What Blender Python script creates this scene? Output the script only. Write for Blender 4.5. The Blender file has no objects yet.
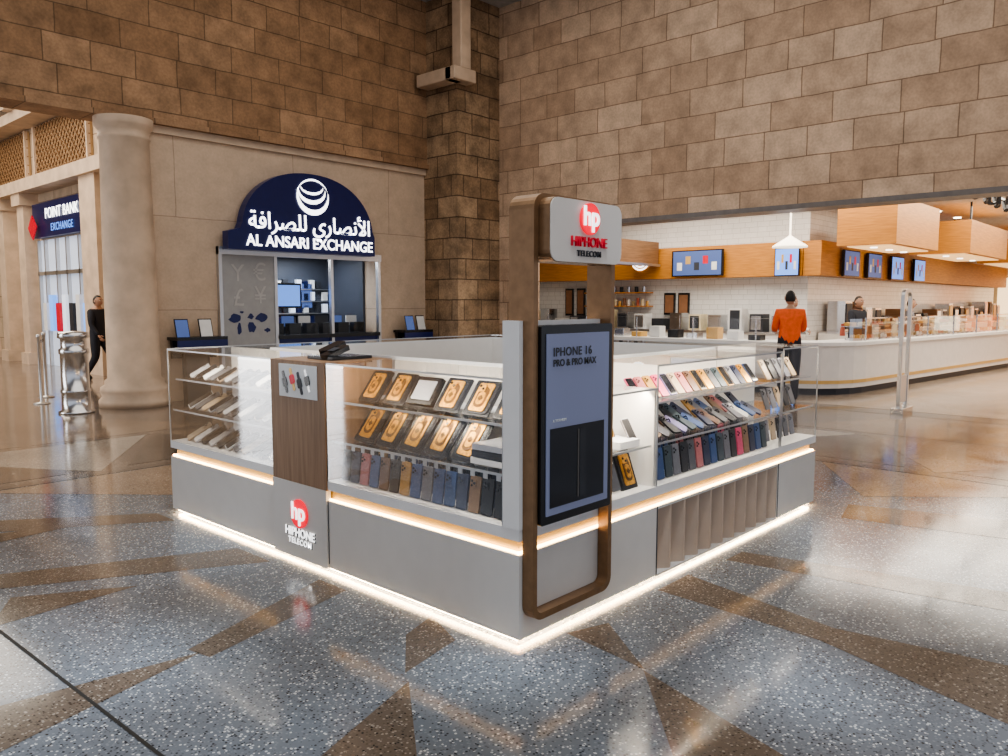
import bpy, bmesh, math, random
from mathutils import Vector, Matrix
random.seed(7)
R=math.radians
COL=bpy.context.scene.collection

# ------------------------------------------------------------------ camera
cam=bpy.data.cameras.new('camera'); co=bpy.data.objects.new('camera',cam); COL.objects.link(co)
co.location=(-2.647,-2.331,1.6); co.rotation_euler=(R(90-5.45),0,R(-47.5))
cam.sensor_width=36; cam.lens=28.09; cam.clip_end=200
bpy.context.scene.camera=co
vs_=bpy.context.scene.view_settings
try:
    vs_.view_transform='AgX'; vs_.look='AgX - Medium High Contrast'; vs_.exposure=0.08
except Exception: pass

# ------------------------------------------------------------------ materials
def newmat(name):
    m=bpy.data.materials.new(name); m.use_nodes=True
    nt=m.node_tree; b=nt.nodes['Principled BSDF']; return m,nt,b
def S(b,k,v):
    if k in b.inputs: b.inputs[k].default_value=v
def c4(c): return (c[0],c[1],c[2],1)
def pos(nt):
    g=nt.nodes.new('ShaderNodeNewGeometry'); return g.outputs['Position']
def noise(nt,scale,detail=3,src=None):
    n=nt.nodes.new('ShaderNodeTexNoise'); n.inputs['Scale'].default_value=scale; n.inputs['Detail'].default_value=detail
    nt.links.new(src or pos(nt),n.inputs['Vector']); return n.outputs['Fac']
def ramp(nt,src,stops,interp='LINEAR'):
    r=nt.nodes.new('ShaderNodeValToRGB'); r.color_ramp.interpolation=interp
    el=r.color_ramp.elements
    while len(el)<len(stops): el.new(0.5)
    for e,(p,c) in zip(el,stops): e.position=p; e.color=c4(c)
    nt.links.new(src,r.inputs['Fac']); return r.outputs['Color']
def mix(nt,a,b,fac,mode='MIX'):
    m=nt.nodes.new('ShaderNodeMix'); m.data_type='RGBA'; m.blend_type=mode
    for k,v in ((0,fac),(6,a),(7,b)):
        if isinstance(v,bpy.types.NodeSocket): nt.links.new(v,m.inputs[k])
        else: m.inputs[k].default_value = v if k==0 else c4(v)
    return m.outputs[2]
def mat(name,col,rough=.5,metal=0,es=0,ec=None,nz=.12,ns=8,bump=0):
    m,nt,b=newmat(name)
    n=noise(nt,ns)
    col2=ramp(nt,n,[(.3,[max(0,c*(1-nz)) for c in col]),(.7,[min(1,c*(1+nz)) for c in col])])
    nt.links.new(col2,b.inputs['Base Color'])
    S(b,'Roughness',rough); S(b,'Metallic',metal)
    if es: S(b,'Emission Color',c4(ec or col)); S(b,'Emission Strength',es)
    if bump:
        bp=nt.nodes.new('ShaderNodeBump'); bp.inputs['Strength'].default_value=bump; bp.inputs['Distance'].default_value=.02
        nt.links.new(noise(nt,ns*4),bp.inputs['Height']); nt.links.new(bp.outputs[0],b.inputs['Normal'])
    return m
def brick(name,axis,c1,c2,mort,w=.94,h=.44,ms=.012,nz=.35,rough=.85,bump=.5,off=(0,0),wob=.03):
    m,nt,b=newmat(name)
    p=pos(nt); sx=nt.nodes.new('ShaderNodeSeparateXYZ'); nt.links.new(p,sx.inputs[0])
    cx=nt.nodes.new('ShaderNodeCombineXYZ')
    if axis=='s':
        ad=nt.nodes.new('ShaderNodeMath'); ad.operation='ADD'; nt.links.new(sx.outputs[0],ad.inputs[0]); nt.links.new(sx.outputs[1],ad.inputs[1]); u=ad.outputs[0]
    else: u=sx.outputs[axis]
    nt.links.new(u,cx.inputs[0]); nt.links.new(sx.outputs[2],cx.inputs[1])
    mp=nt.nodes.new('ShaderNodeMapping'); mp.inputs['Location'].default_value=(off[0],off[1],0); nt.links.new(cx.outputs[0],mp.inputs[0])
    nn=nt.nodes.new('ShaderNodeTexNoise'); nn.inputs['Scale'].default_value=2.5; nt.links.new(p,nn.inputs['Vector'])
    va=nt.nodes.new('ShaderNodeVectorMath'); va.operation='MULTIPLY_ADD'; va.inputs[1].default_value=(wob,wob,0)
    nt.links.new(nn.outputs['Color'],va.inputs[0]); nt.links.new(mp.outputs[0],va.inputs[2])
    bt=nt.nodes.new('ShaderNodeTexBrick'); bt.inputs['Scale'].default_value=1
    bt.inputs['Brick Width'].default_value=w; bt.inputs['Row Height'].default_value=h; bt.inputs['Mortar Size'].default_value=ms
    bt.inputs['Mortar Smooth'].default_value=.4; bt.offset=.5; bt.squash=.72; bt.squash_frequency=3
    bt.inputs['Color1'].default_value=c4(c1); bt.inputs['Color2'].default_value=c4(c2); bt.inputs['Mortar'].default_value=c4(mort)
    nt.links.new(va.outputs[0],bt.inputs['Vector'])
    v=ramp(nt,noise(nt,3.5,6,p),[(.3,(1-nz,)*3),(.7,(1+nz*.3,)*3)])
    v2=ramp(nt,noise(nt,28,4,p),[(.3,(1-nz*.5,)*3),(.65,(1,)*3)])
    c=mix(nt,bt.outputs['Color'],v,1.0,'MULTIPLY'); c=mix(nt,c,v2,1.0,'MULTIPLY')
    nt.links.new(c,b.inputs['Base Color']); S(b,'Roughness',rough)
    iv=nt.nodes.new('ShaderNodeMath'); iv.operation='SUBTRACT'; iv.inputs[0].default_value=1; nt.links.new(bt.outputs['Fac'],iv.inputs[1])
    ad=nt.nodes.new('ShaderNodeMath'); ad.operation='MULTIPLY_ADD'; ad.inputs[1].default_value=.5
    nt.links.new(noise(nt,9,6,p),ad.inputs[0]); nt.links.new(iv.outputs[0],ad.inputs[2])
    bp=nt.nodes.new('ShaderNodeBump'); bp.inputs['Strength'].default_value=bump; bp.inputs['Distance'].default_value=.03
    nt.links.new(ad.outputs[0],bp.inputs['Height']); nt.links.new(bp.outputs[0],b.inputs['Normal'])
    return m
def terrazzo(name,base,light,dark,rough=.15,scale=85,zone=None):
    m,nt,b=newmat(name); p=pos(nt)
    v=nt.nodes.new('ShaderNodeTexVoronoi'); v.inputs['Scale'].default_value=scale; nt.links.new(p,v.inputs['Vector'])
    sp=nt.nodes.new('ShaderNodeSeparateColor'); nt.links.new(v.outputs['Color'],sp.inputs[0])
    mid=[x*1.3 for x in base]; lo=[x*.65 for x in base]
    chips=ramp(nt,sp.outputs[0],[(0,dark),(.15,lo),(.32,base),(.6,mid),(.82,light)],'CONSTANT')
    mask=ramp(nt,v.outputs['Distance'],[(.35,(1,1,1)),(.55,(0,0,0))])
    c=mix(nt,base,chips,mask)
    lg=ramp(nt,noise(nt,.6,4,p),[(.35,(.82,)*3),(.65,(1.1,)*3)])
    c=mix(nt,c,lg,1.0,'MULTIPLY')
    if zone:
        c=zone(nt,c,p)
    nt.links.new(c,b.inputs['Base Color'])
    S(b,'Specular IOR Level',.55)
    rr=ramp(nt,noise(nt,2.2,4,p),[(.3,(rough*.8,)*3),(.7,(rough*1.5,)*3)])
    nt.links.new(rr,b.inputs['Roughness'])
    return m
def glass(name,tint=(1,1,1),refl=.5):
    m,nt,b=newmat(name); nt.nodes.remove(b)
    t=nt.nodes.new('ShaderNodeBsdfTransparent'); t.inputs[0].default_value=c4(tint)
    g=nt.nodes.new('ShaderNodeBsdfGlossy'); g.inputs['Roughness'].default_value=.02
    fr=nt.nodes.new('ShaderNodeFresnel'); fr.inputs[0].default_value=1.35
    ml=nt.nodes.new('ShaderNodeMath'); ml.operation='MULTIPLY'; ml.inputs[1].default_value=refl; nt.links.new(fr.outputs[0],ml.inputs[0])
    mx=nt.nodes.new('ShaderNodeMixShader'); nt.links.new(ml.outputs[0],mx.inputs[0]); nt.links.new(t.outputs[0],mx.inputs[1]); nt.links.new(g.outputs[0],mx.inputs[2])
    nt.links.new(mx.outputs[0],nt.nodes['Material Output'].inputs[0]); return m
def emit(name,col,s):
    m,nt,b=newmat(name); S(b,'Base Color',c4(col)); S(b,'Emission Color',c4(col)); S(b,'Emission Strength',s)
    n=ramp(nt,noise(nt,3),[(.3,[c*.95 for c in col]),(.7,col)]); nt.links.new(n,b.inputs['Emission Color']); return m

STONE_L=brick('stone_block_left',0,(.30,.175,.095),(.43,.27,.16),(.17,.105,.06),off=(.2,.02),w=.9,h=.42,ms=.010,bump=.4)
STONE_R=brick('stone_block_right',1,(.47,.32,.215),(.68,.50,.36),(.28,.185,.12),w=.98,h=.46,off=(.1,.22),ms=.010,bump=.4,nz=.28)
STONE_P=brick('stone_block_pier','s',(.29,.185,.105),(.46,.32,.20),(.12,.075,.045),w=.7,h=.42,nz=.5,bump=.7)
PLASTER=brick('beige_plaster',0,(.56,.43,.32),(.59,.455,.34),(.36,.27,.2),w=2.2,h=1.5,ms=.008,nz=.14,rough=.7,bump=.15)
SANDST=mat('sandstone_smooth',(.56,.43,.32),.6,nz=.15,ns=3,bump=.1)
SAND_D=brick('corridor_stone','s',(.5,.38,.27),(.56,.44,.32),(.25,.18,.12),w=1.2,h=.6,nz=.2)
CEIL=mat('ceiling_paint',(.42,.42,.42),.8)
WHITE=mat('white_laminate',(.8,.79,.77),.35,nz=.02)
KGREY=mat('kiosk_grey_laminate',(.64,.605,.565),.38,nz=.02)
KLITE=mat('kiosk_light_laminate',(.80,.78,.76),.35,nz=.02)
TAUPE=mat('taupe_slats',(.52,.40,.31),.5,nz=.05)
GOLD=mat('gold_band',(.62,.40,.14),.35,.3,nz=.05)
BRONZE=mat('brushed_bronze',(.27,.16,.085),.36,.55,nz=.12,ns=20)
BLACK=mat('black_plastic',(.012,.012,.014),.25,nz=.1)
DARK=mat('dark_interior',(.03,.032,.04),.5)
CHROME=mat('brushed_steel',(.62,.62,.63),.22,1,nz=.05)
ALU=mat('aluminium_trim',(.6,.6,.6),.3,.9,nz=.03)
NAVY=mat('navy_sign',(.004,.007,.05),.3,es=.15,ec=(.01,.02,.12))
LEDW=emit('led_warm',(1,.72,.38),13)
LEDU=emit('led_underglow',(1,.72,.42),55)
SIGNW=emit('lit_letters',(1,1,1),2.9)
SIGNR=emit('lit_red',(.8,.008,.03),1.0)
REDP=mat('red_vinyl',(.55,.01,.03),.4,es=.12,ec=(.8,.02,.05))
PAPER=mat('poster_paper',(.75,.75,.74),.5,nz=.05)
GLASS=glass('clear_glass',(.985,.99,.99),.5)
GTOP=glass('glass_top',(.97,.98,.98),.9)
FROST=mat('frosted_panel',(.34,.34,.34),.35,nz=.05)
TILEW=brick('white_metro_tile',1,(.75,.74,.72),(.8,.79,.77),(.5,.49,.47),w=.3,h=.12,ms=.005,nz=.05,rough=.2,bump=.1,wob=0)
TILEWX=brick('white_metro_tile_x',0,(.75,.74,.72),(.8,.79,.77),(.5,.49,.47),w=.3,h=.12,ms=.005,nz=.05,rough=.2,bump=.1,wob=0)
def woodmat(name,c1,c2,rough=.45,sc=(1,1,14)):
    m,nt,b=newmat(name); mp=nt.nodes.new('ShaderNodeMapping'); mp.inputs['Scale'].default_value=sc
    nt.links.new(pos(nt),mp.inputs[0]); n=noise(nt,3,5,mp.outputs[0])
    nt.links.new(ramp(nt,n,[(.3,c1),(.7,c2)]),b.inputs['Base Color']); S(b,'Roughness',rough); return m
WOODO=woodmat('orange_oak',(.40,.16,.028),(.57,.25,.05))
WOODK=woodmat('kiosk_walnut',(.2,.11,.055),(.31,.18,.10),sc=(14,14,1))
DKOAK=woodmat('dark_oak',(.16,.08,.035),(.26,.14,.07))
FCW=mat('counter_white',(.72,.69,.66),.25,nz=.03)
SCRB=emit('screen_blue',(.12,.3,.75),1.3)
SCRT=emit('totem_screen',(.15,.165,.25),.32)
SCRD=mat('screen_picture_dark',(.008,.008,.012),.15)

# ------------------------------------------------------------------ mesh builder
class MB:
    def __init__(s): s.v=[];s.f=[];s.mi=[];s.sm=[];s.mats=[]
    def k(s,m):
        if m not in s.mats: s.mats.append(m)
        return s.mats.index(m)
    def add(s,vs,fs,m,smooth=False):
        o=len(s.v); s.v+= [tuple(v) for v in vs]
        for f in fs: s.f.append([o+i for i in f]); s.mi.append(s.k(m)); s.sm.append(smooth)
    def box(s,x0,x1,y0,y1,z0,z1,m):
        vs=[(x,y,z) for z in (z0,z1) for x,y in ((x0,y0),(x1,y0),(x1,y1),(x0,y1))]
        s.add(vs,[(0,3,2,1),(4,5,6,7),(0,1,5,4),(1,2,6,5),(2,3,7,6),(3,0,4,7)],m)
    def prism(s,pts,z0,z1,m):
        n=len(pts); vs=[(x,y,z0) for x,y in pts]+[(x,y,z1) for x,y in pts]
        s.add(vs,[tuple(range(n-1,-1,-1)),tuple(range(n,2*n))]+[(i,(i+1)%n,n+(i+1)%n,n+i) for i in range(n)],m)
    def rp(s,c,a,b,n,w,h,d,m,r=0,seg=3,mf=None):
        c=Vector(c);a=Vector(a);b=Vector(b);n=Vector(n)
        P=[]
        if r<=0: P=[(-w/2,-h/2),(w/2,-h/2),(w/2,h/2),(-w/2,h/2)]
        else:
            for cx,cy,a0 in ((w/2-r,-h/2+r,-90),(w/2-r,h/2-r,0),(-w/2+r,h/2-r,90),(-w/2+r,-h/2+r,180)):
                for i in range(seg+1):
                    t=R(a0+90*i/seg); P.append((cx+r*math.cos(t),cy+r*math.sin(t)))
        N=len(P); vs=[c+a*x+b*y-n*d/2 for x,y in P]+[c+a*x+b*y+n*d/2 for x,y in P]
        s.add(vs,[tuple(range(N-1,-1,-1))]+[(i,(i+1)%N,N+(i+1)%N,N+i) for i in range(N)],m)
        s.add([vs[i] for i in range(N,2*N)],[tuple(range(N))],mf or m)
    def disc(s,c,a,b,n,r,d,m,seg=24):
        s.rp(c,a,b,n,2*r,2*r,d,m,r*.999,seg//4)
    def lathe(s,prof,cx,cy,m,seg=32):
        vs=[];N=len(prof)
        for i in range(seg):
            t=2*math.pi*i/seg
            for r,z in prof: vs.append((cx+r*math.cos(t),cy+r*math.sin(t),z))
        fs=[(i*N+j,((i+1)%seg)*N+j,((i+1)%seg)*N+j+1,i*N+j+1) for i in range(seg) for j in range(N-1)]
        s.add(vs,fs,m,True)
        s.add([vs[i*N+N-1] for i in range(seg)],[tuple(range(seg))],m)
    def tube(s,p,q,r,m,seg=10,r2=None):
        p=Vector(p);q=Vector(q);d=(q-p).normalized(); r2=r if r2 is None else r2
        a=d.orthogonal().normalized(); b=d.cross(a)
        vs=[]
        for i in range(seg):
            t=2*math.pi*i/seg; o=a*math.cos(t)+b*math.sin(t); vs+= [p+o*r,q+o*r2]
        s.add(vs,[(2*i,(2*i+2)%(2*seg),(2*i+3)%(2*seg),2*i+1) for i in range(seg)],m,True)
        s.add([vs[2*i] for i in range(seg)][::-1],[tuple(range(seg))],m); s.add([vs[2*i+1] for i in range(seg)],[tuple(range(seg))],m)
    def quad(s,pts,m): s.add(pts,[tuple(range(len(pts)))],m)
    def band(s,pts,wdir,w,t,m):
        pts=[Vector(p) for p in pts]; n=len(pts); wd=Vector(wdir)
        c=sum(pts,Vector())/n; inn=[]
        for i in range(n):
            e1=(pts[i]-pts[i-1]).normalized(); e2=(pts[(i+1)%n]-pts[i]).normalized(); tg=(e1+e2).normalized()
            nn=wd.cross(tg).normalized(); 
            if nn.dot(c-pts[i])<0: nn=-nn
            inn.append(pts[i]+nn*t/max(.5,e1.dot(tg)))
        o0=pts;o1=[p+wd*w for p in pts];i0=inn;i1=[p+wd*w for p in inn]
        V=o0+o1+i0+i1; fs=[]
        for i in range(n):
            j=(i+1)%n
            fs+=[(i,j,n+j,n+i),(2*n+i,3*n+i,3*n+j,2*n+j),(i,2*n+i,2*n+j,j),(n+i,n+j,3*n+j,3*n+i)]
        s.add(V,fs,m)
    def build(s,name,parent=None,bevel=0,fix=True):
        me=bpy.data.meshes.new(name); me.from_pydata(s.v,[],s.f)
        for m in s.mats: me.materials.append(m)
        me.polygons.foreach_set('material_index',s.mi); me.polygons.foreach_set('use_smooth',s.sm); me.update()
        if fix:
            bm=bmesh.new(); bm.from_mesh(me); bmesh.ops.recalc_face_normals(bm,faces=bm.faces); bm.to_mesh(me); bm.free()
        ob=bpy.data.objects.new(name,me); COL.objects.link(ob)
        if bevel:
            md=ob.modifiers.new('bevel','BEVEL'); md.width=bevel; md.segments=2; md.limit_method='ANGLE'
        if parent: ob.parent=parent
        return ob
def empty(name,loc=(0,0,0)):
    e=bpy.data.objects.new(name,None); e.empty_display_size=.2; COL.objects.link(e); return e
LEFTROT=(R(90),0,R(-90)); FRONTROT=(R(90),0,0)
def text(name,body,size,loc,rot,m,parent=None,ext=.004,align='CENTER',bold=0,sx=1,space=1):
    c=bpy.data.curves.new(name,'FONT'); c.body=body; c.size=size; c.extrude=ext; c.align_x=align; c.align_y='CENTER'; c.offset=bold; c.space_character=space
    c.materials.append(m); o=bpy.data.objects.new(name,c); o.location=loc; o.rotation_euler=rot; o.scale=(sx,1,1); COL.objects.link(o)
    if parent: o.parent=parent
    return o
def area(name,loc,sx,sy,power,col,rot=(0,0,0),spread=None):
    l=bpy.data.lights.new(name,'AREA'); l.shape='RECTANGLE'; l.size=sx; l.size_y=sy; l.energy=power; l.color=col
    if spread: l.spread=R(spread)
    o=bpy.data.objects.new(name,l); o.location=loc; o.rotation_euler=rot; COL.objects.link(o); return o

# ------------------------------------------------------------------ floor
def zone(nt,c,p):
    sx=nt.nodes.new('ShaderNodeSeparateXYZ'); nt.links.new(p,sx.inputs[0])
    mx=nt.nodes.new('ShaderNodeMath'); mx.operation='MAXIMUM'; nt.links.new(sx.outputs[0],mx.inputs[0])
    nt.links.new(sx.outputs[1],mx.inputs[1])
    mr=nt.nodes.new('ShaderNodeMapRange'); mr.inputs[1].default_value=5.3; mr.inputs[2].default_value=5.35; nt.links.new(mx.outputs[0],mr.inputs[0])
    warm=mix(nt,c,(1.1,.8,.58),1.0,'MULTIPLY')
    return mix(nt,c,warm,mr.outputs[0])
TZ=terrazzo('terrazzo_blue_grey',(.15,.168,.192),(.53,.55,.56),(.035,.04,.046),rough=.105,zone=zone)
TB=terrazzo('terrazzo_brown',(.125,.10,.08),(.30,.26,.22),(.035,.03,.026),rough=.105)
TT=terrazzo('terrazzo_tan',(.27,.2,.145),(.45,.37,.29),(.11,.08,.06),rough=.105)
TW=terrazzo('terrazzo_cream',(.36,.32,.27),(.55,.5,.45),(.2,.17,.14),rough=.105)
g=MB(); g.box(-14,36,-14,32,-.2,0,TZ); g.build('floor')
g=MB()
def inlay(pts,m,z=.0012):
    g.quad([(x,y,z) for x,y in pts],m)
inlay([(-1.40,2.46),(-1.60,2.08),(-.85,2.13)],TB)
inlay([(-1.05,1.12),(-1.02,.97),(-.1,1.2),(-.1,1.46)],TB)
inlay([(-1.95,1.2),(-2.05,.76),(-1.01,1.05)],TB)
inlay([(-1.3,-.12),(-1.0,-.44),(-.56,.13)],TB)
inlay([(-.52,.2),(-.14,.28),(-.02,.58),(-.26,.50)],TB)
inlay([(.20,-.55),(-.42,-1.1),(-.06,-1.4)],TB)
inlay([(.28,-.06),(.52,-.14),(.21,-.55)],TB)
inlay([(1.08,-.08),(1.42,-.08),(1.22,-1.0),(1.42,-2.3),(.6,-2.3),(1.03,-1.0)],TB)
inlay([(1.82,-.12),(2.04,-.12),(2.45,-1.9),(2.1,-1.9)],TB)
inlay([(-.12,1.95),(-.12,2.35),(-1.9,3.2),(-1.9,2.93)],TB)
inlay([(-.1,3.3),(-.1,3.6),(-1.9,4.95),(-1.9,4.45)],TB)
inlay([(-1.9,3.55),(-.5,3.72),(-1.9,4.1)],TB,.0015)
inlay([(3.3,-.3),(3.75,-.2),(4.5,-2.8),(3.85,-2.8)],TB)
inlay([(3.9,2.4),(5.3,3.6),(5.3,1.3)],TT)
inlay([(4.1,-.2),(5.3,.6),(5.3,-1.6)],TT)
inlay([(.4,3.9),(1.4,5.3),(-.8,5.3)],TT); inlay([(2.5,3.9),(3.4,5.3),(1.6,5.3)],TB)
for i in range(5):
    x=-7+i*2.4
    inlay([(x,5.5),(x+1.2,7.3),(x-1.2,7.3)],TW if i%2 else TT); inlay([(x+1.3,7.35),(x+2.3,5.6),(x+.3,5.6)],TB,.0015)
    inlay([(x,7.5),(x+2.3,7.5),(x+1.15,9.3)],TT)
for i in range(6):
    y=-10+i*2.4
    inlay([(5.5,y),(7.3,y+1.2),(7.3,y-1.2)],TW if i%2 else TT); inlay([(7.35,y+1.3),(5.6,y+2.3),(5.6,y+.3)],TB,.0015)
    inlay([(7.5,y),(7.5,y+2.3),(9.3,y+1.15)],TT)
g.quad([(5.33,-12,.0018),(5.45,-12,.0018),(5.45,5.33,.0018),(5.33,5.33,.0018)],TB); g.quad([(5.45,5.33,.0018),(5.45,5.45,.0018),(-10,5.45,.0018),(-10,5.33,.0018)],TB)
inlay([(9.4,-12),(9.9,-12),(9.9,9.2),(9.4,9.2)],TB,.0016)
fi=g.build('floor_inlay_pattern',fix=False)
bm=bmesh.new(); bm.from_mesh(fi.data)
for f in bm.faces:
    f.normal_update()
    if f.normal.z<0: f.normal_flip()
bm.to_mesh(fi.data); bm.free()
g=MB(); JO=mat('joint_black',(.01,.01,.01),.6)
g.quad([(-1.59,2.2,.0022),(-1.52,.3,.0022),(-1.505,.3,.0022),(-1.575,2.2,.0022)],JO)
g.build('floor_expansion_joint',fix=False)
g=MB(); g.box(9.9,36,-10,14,0,.004,terrazzo('terrazzo_foodcourt',(.34,.27,.21),(.5,.43,.35),(.15,.12,.09),rough=.12)); g.build('floor_food_court')

# ------------------------------------------------------------------ left (far) wall
ZC=7.74
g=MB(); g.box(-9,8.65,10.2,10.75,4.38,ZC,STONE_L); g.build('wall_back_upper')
g=MB()
g.box(2.9,3.95,10.3,10.75,0,4.38,PLASTER); g.box(7.4,8.65,10.3,10.75,0,4.38,PLASTER); g.box(3.95,7.4,10.3,10.75,2.55,4.38,PLASTER)
g.build('wall_back_lower')
g=MB(); g.box(2.9,8.65,10.24,10.3,4.26,4.38,SANDST); g.box(-9,8.65,10.14,10.2,4.38,4.46,STONE_L); g.build('trim_1')
g=MB(); g.box(2.9,3.95,10.26,10.3,0,.18,SANDST); g.box(7.4,8.65,10.26,10.3,0,.18,SANDST); g.build('baseboard_back')
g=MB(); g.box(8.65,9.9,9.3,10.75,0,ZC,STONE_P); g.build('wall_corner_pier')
g=MB(); g.box(9.9,10.35,8.55,9.3,0,3.17,STONE_R); g.build('wall_right_pier')
g=MB(); g.box(8.3,8.63,9.1,10.12,5.95,6.2,SANDST); g.box(8.3,8.9,9.0,9.28,5.95,6.2,SANDST); g.box(8.5,8.78,9.02,9.28,6.2,ZC-.02,SANDST); g.build('duct_boxing',bevel=.02)
g=MB(); g.box(9.9,10.35,-14,9.3,3.17,ZC,STONE_R); g.build('wall_right')
g=MB(); g.box(9.86,10.37,-14,8.55,3.09,3.17,mat('soffit_metal',(.16,.14,.13),.4)); g.build('trim_2')
g=MB(); g.box(-14,10.35,-14,10.75,ZC,8.0,CEIL); g.build('ceiling')

g=MB()
g.lathe([(.0,0),(.52,0),(.52,.1),(.47,.16),(.5,.24),(.49,.3),(.43,.34),(.43,.4),(.385,.44),(.375,2.2),(.35,4.05),(.37,4.07),(.37,4.11),(.35,4.13),(.365,4.2),(.41,4.26),(.42,4.3),(.42,4.38)],2.5,10.25,SANDST,48)
g.build('stone_column')

# ------------------------------------------------------------------ exchange booth
ex=empty('currency_exchange_booth')
g=MB(); BI=mat('booth_wall_grey',(.05,.058,.08),.5)
g.box(3.95,7.4,12.0,12.1,0,2.55,BI); g.box(3.95,4.0,10.75,12.0,0,2.55,BI); g.box(7.35,7.4,10.75,12.0,0,2.55,BI)
g.box(3.95,7.4,10.75,12.1,2.55,2.65,WHITE)
g.build('booth_interior',ex)
g=MB()
for x in (3.95,5.0,6.2,7.33): g.box(x,x+.06,10.22,10.3,0,2.55,ALU)
g.box(3.95,7.4,10.2,10.3,2.42,2.55,ALU)
g.box(5.06,7.33,10.18,10.55,.95,1.02,BLACK); g.box(5.06,7.33,10.28,10.4,0,.95,NAVY)
g.build('booth_frame',ex)
g=MB(); g.quad([(5.06,10.27,1.02),(7.33,10.27,1.02),(7.33,10.27,2.42),(5.06,10.27,2.42)],GLASS); g.build('booth_glazing',ex)
g=MB(); g.box(4.01,5.0,10.24,10.27,.1,2.42,FROST); 
g.build('booth_poster_panel',ex)
FRO2=mat('frosted_print',(.45,.44,.43),.4,nz=.05)
for i,(ch,x,z,s) in enumerate([('Y',4.3,2.1,.42),('€',4.72,2.12,.42),('£',4.3,1.68,.42),('¥',4.72,1.72,.42)]):
    text('poster_letter_%d'%i,ch,s,(x,10.235,z),FRONTROT,FRO2,ex,.002)
# world map print: continents as irregular polygons
g=MB()
def blob(cx,cz,rx,rz,n=11):
    pts=[]
    for i in range(n):
        t=-2*math.pi*i/n; k=.7+.5*random.random(); pts.append((cx+rx*k*math.cos(t),10.234,cz+rz*k*math.sin(t)))
    g.quad(pts,NAVY)
random.seed(5)
for a in ((4.22,1.34,.11,.07),(4.3,1.15,.05,.1),(4.52,1.36,.06,.05),(4.54,1.18,.07,.1),(4.74,1.34,.14,.08),(4.84,1.12,.06,.04),(4.36,1.44,.04,.02)): blob(*a)
g.build('booth_world_map',ex,fix=False)
g=MB()
EXS=[emit('booth_screen_a',(.1,.22,.6),1.6),emit('booth_screen_b',(.55,.6,.7),1.0),emit('booth_screen_c',(.05,.08,.2),1.0)]
g.box(5.3,6.05,11.0,11.04,1.5,1.98,BLACK); g.box(5.34,6.01,10.985,11.0,1.54,1.94,EXS[0]); g.box(6.35,6.9,11.9,11.95,1.5,2.0,EXS[2])
for i in range(14):
    for k in range(4):
        if (i*7+k*3)%5: g.box(5.1+i*.16,5.21+i*.16,11.9,11.98,1.15+.25*k,1.3+.25*k+.03*(i%2),[EXS[1],PAPER,DARK,NAVY,DARK][(i*3+k)%5])
for k in range(4): g.box(5.06,7.33,11.88,12,1.12+.25*k,1.14+.25*k,ALU)
for i in range(6): g.box(5.15+i*.37,5.4+i*.37,10.6,10.75,1.02,1.22,BLACK); g.rp((5.3+i*.37,10.9,1.25),(1,0,0),(0,0,1),(0,-1,0),.26,.2,.02,[DARK,EXS[2],PAPER][i%3],.01)
for x in (5.3,5.9,6.5,7.1):
    for y in (10.9,11.5): g.disc((x,y,2.53),(1,0,0),(0,1,0),(0,0,-1),.08,.02,SIGNW,12)
g.build('booth_contents',ex)
area('booth_light',(5.9,11.3,2.5),2,.5,50,(.85,.92,1))
sg=empty('exchange_dome_sign')
g=MB(); P=[]
cx,cz,w2,h=5.66,2.86,1.38,1.05
for i in range(33):
    t=math.pi*i/32; P.append((cx+w2*math.copysign(abs(math.cos(t))**.9,math.cos(t)),cz+h*math.sin(t)))
P=[(4.02,2.5),(7.08,2.5),(7.08,2.86)]+P[1:-1]+[(4.24,2.86),(4.02,2.8)]
n=len(P); vs=[(x,10.0,z) for x,z in P]+[(x,10.19,z) for x,z in P]
g.add(vs,[tuple(range(n)),tuple(range(2*n-1,n-1,-1))]+[(i,(i+1)%n,n+(i+1)%n,n+i) for i in range(n)],NAVY)
g.build('sign_body',sg)
text('sign_text_latin','AL ANSARI EXCHANGE',.275,(5.68,9.985,2.66),FRONTROT,SIGNW,sg,.006,bold=.003,sx=.93)
text('sign_text_arabic',"\uFE94\uFED3\uFE8D\uFEAE\uFEBC\uFEE0\uFEDF \uFEF1\uFEAD\uFE8E\uFEBC\uFEE7\uFEF7\uFE8D",.4,(5.68,9.985,3.0),FRONTROT,SIGNW,sg,.006,bold=.003,sx=.95)
g=MB()
def crescent(cx,cz,r,a0,a1,th,y=9.98,sq=.95,N=20):
    pts=[];m2=[]
    for i in range(N+1):
        t=R(a0+(a1-a0)*i/N); q=r*(1-th*math.sin(math.pi*i/N))
        pts.append((cx+r*math.cos(t),cz+r*sq*math.sin(t))); m2.append((cx+q*math.cos(t),cz+q*sq*math.sin(t)))
    for i in range(N): g.quad([(pts[i][0],y,pts[i][1]),(pts[i+1][0],y,pts[i+1][1]),(m2[i+1][0],y,m2[i+1][1]),(m2[i][0],y,m2[i][1])],SIGNW)
crescent(5.68,3.5,.34,150,380,.30); crescent(5.66,3.59,.29,165,375,.33,sq=.75); crescent(5.66,3.67,.24,175,370,.35,sq=.55); crescent(5.68,3.5,.34,20,165,.1)
g.build('sign_globe',sg,fix=False)

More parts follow.
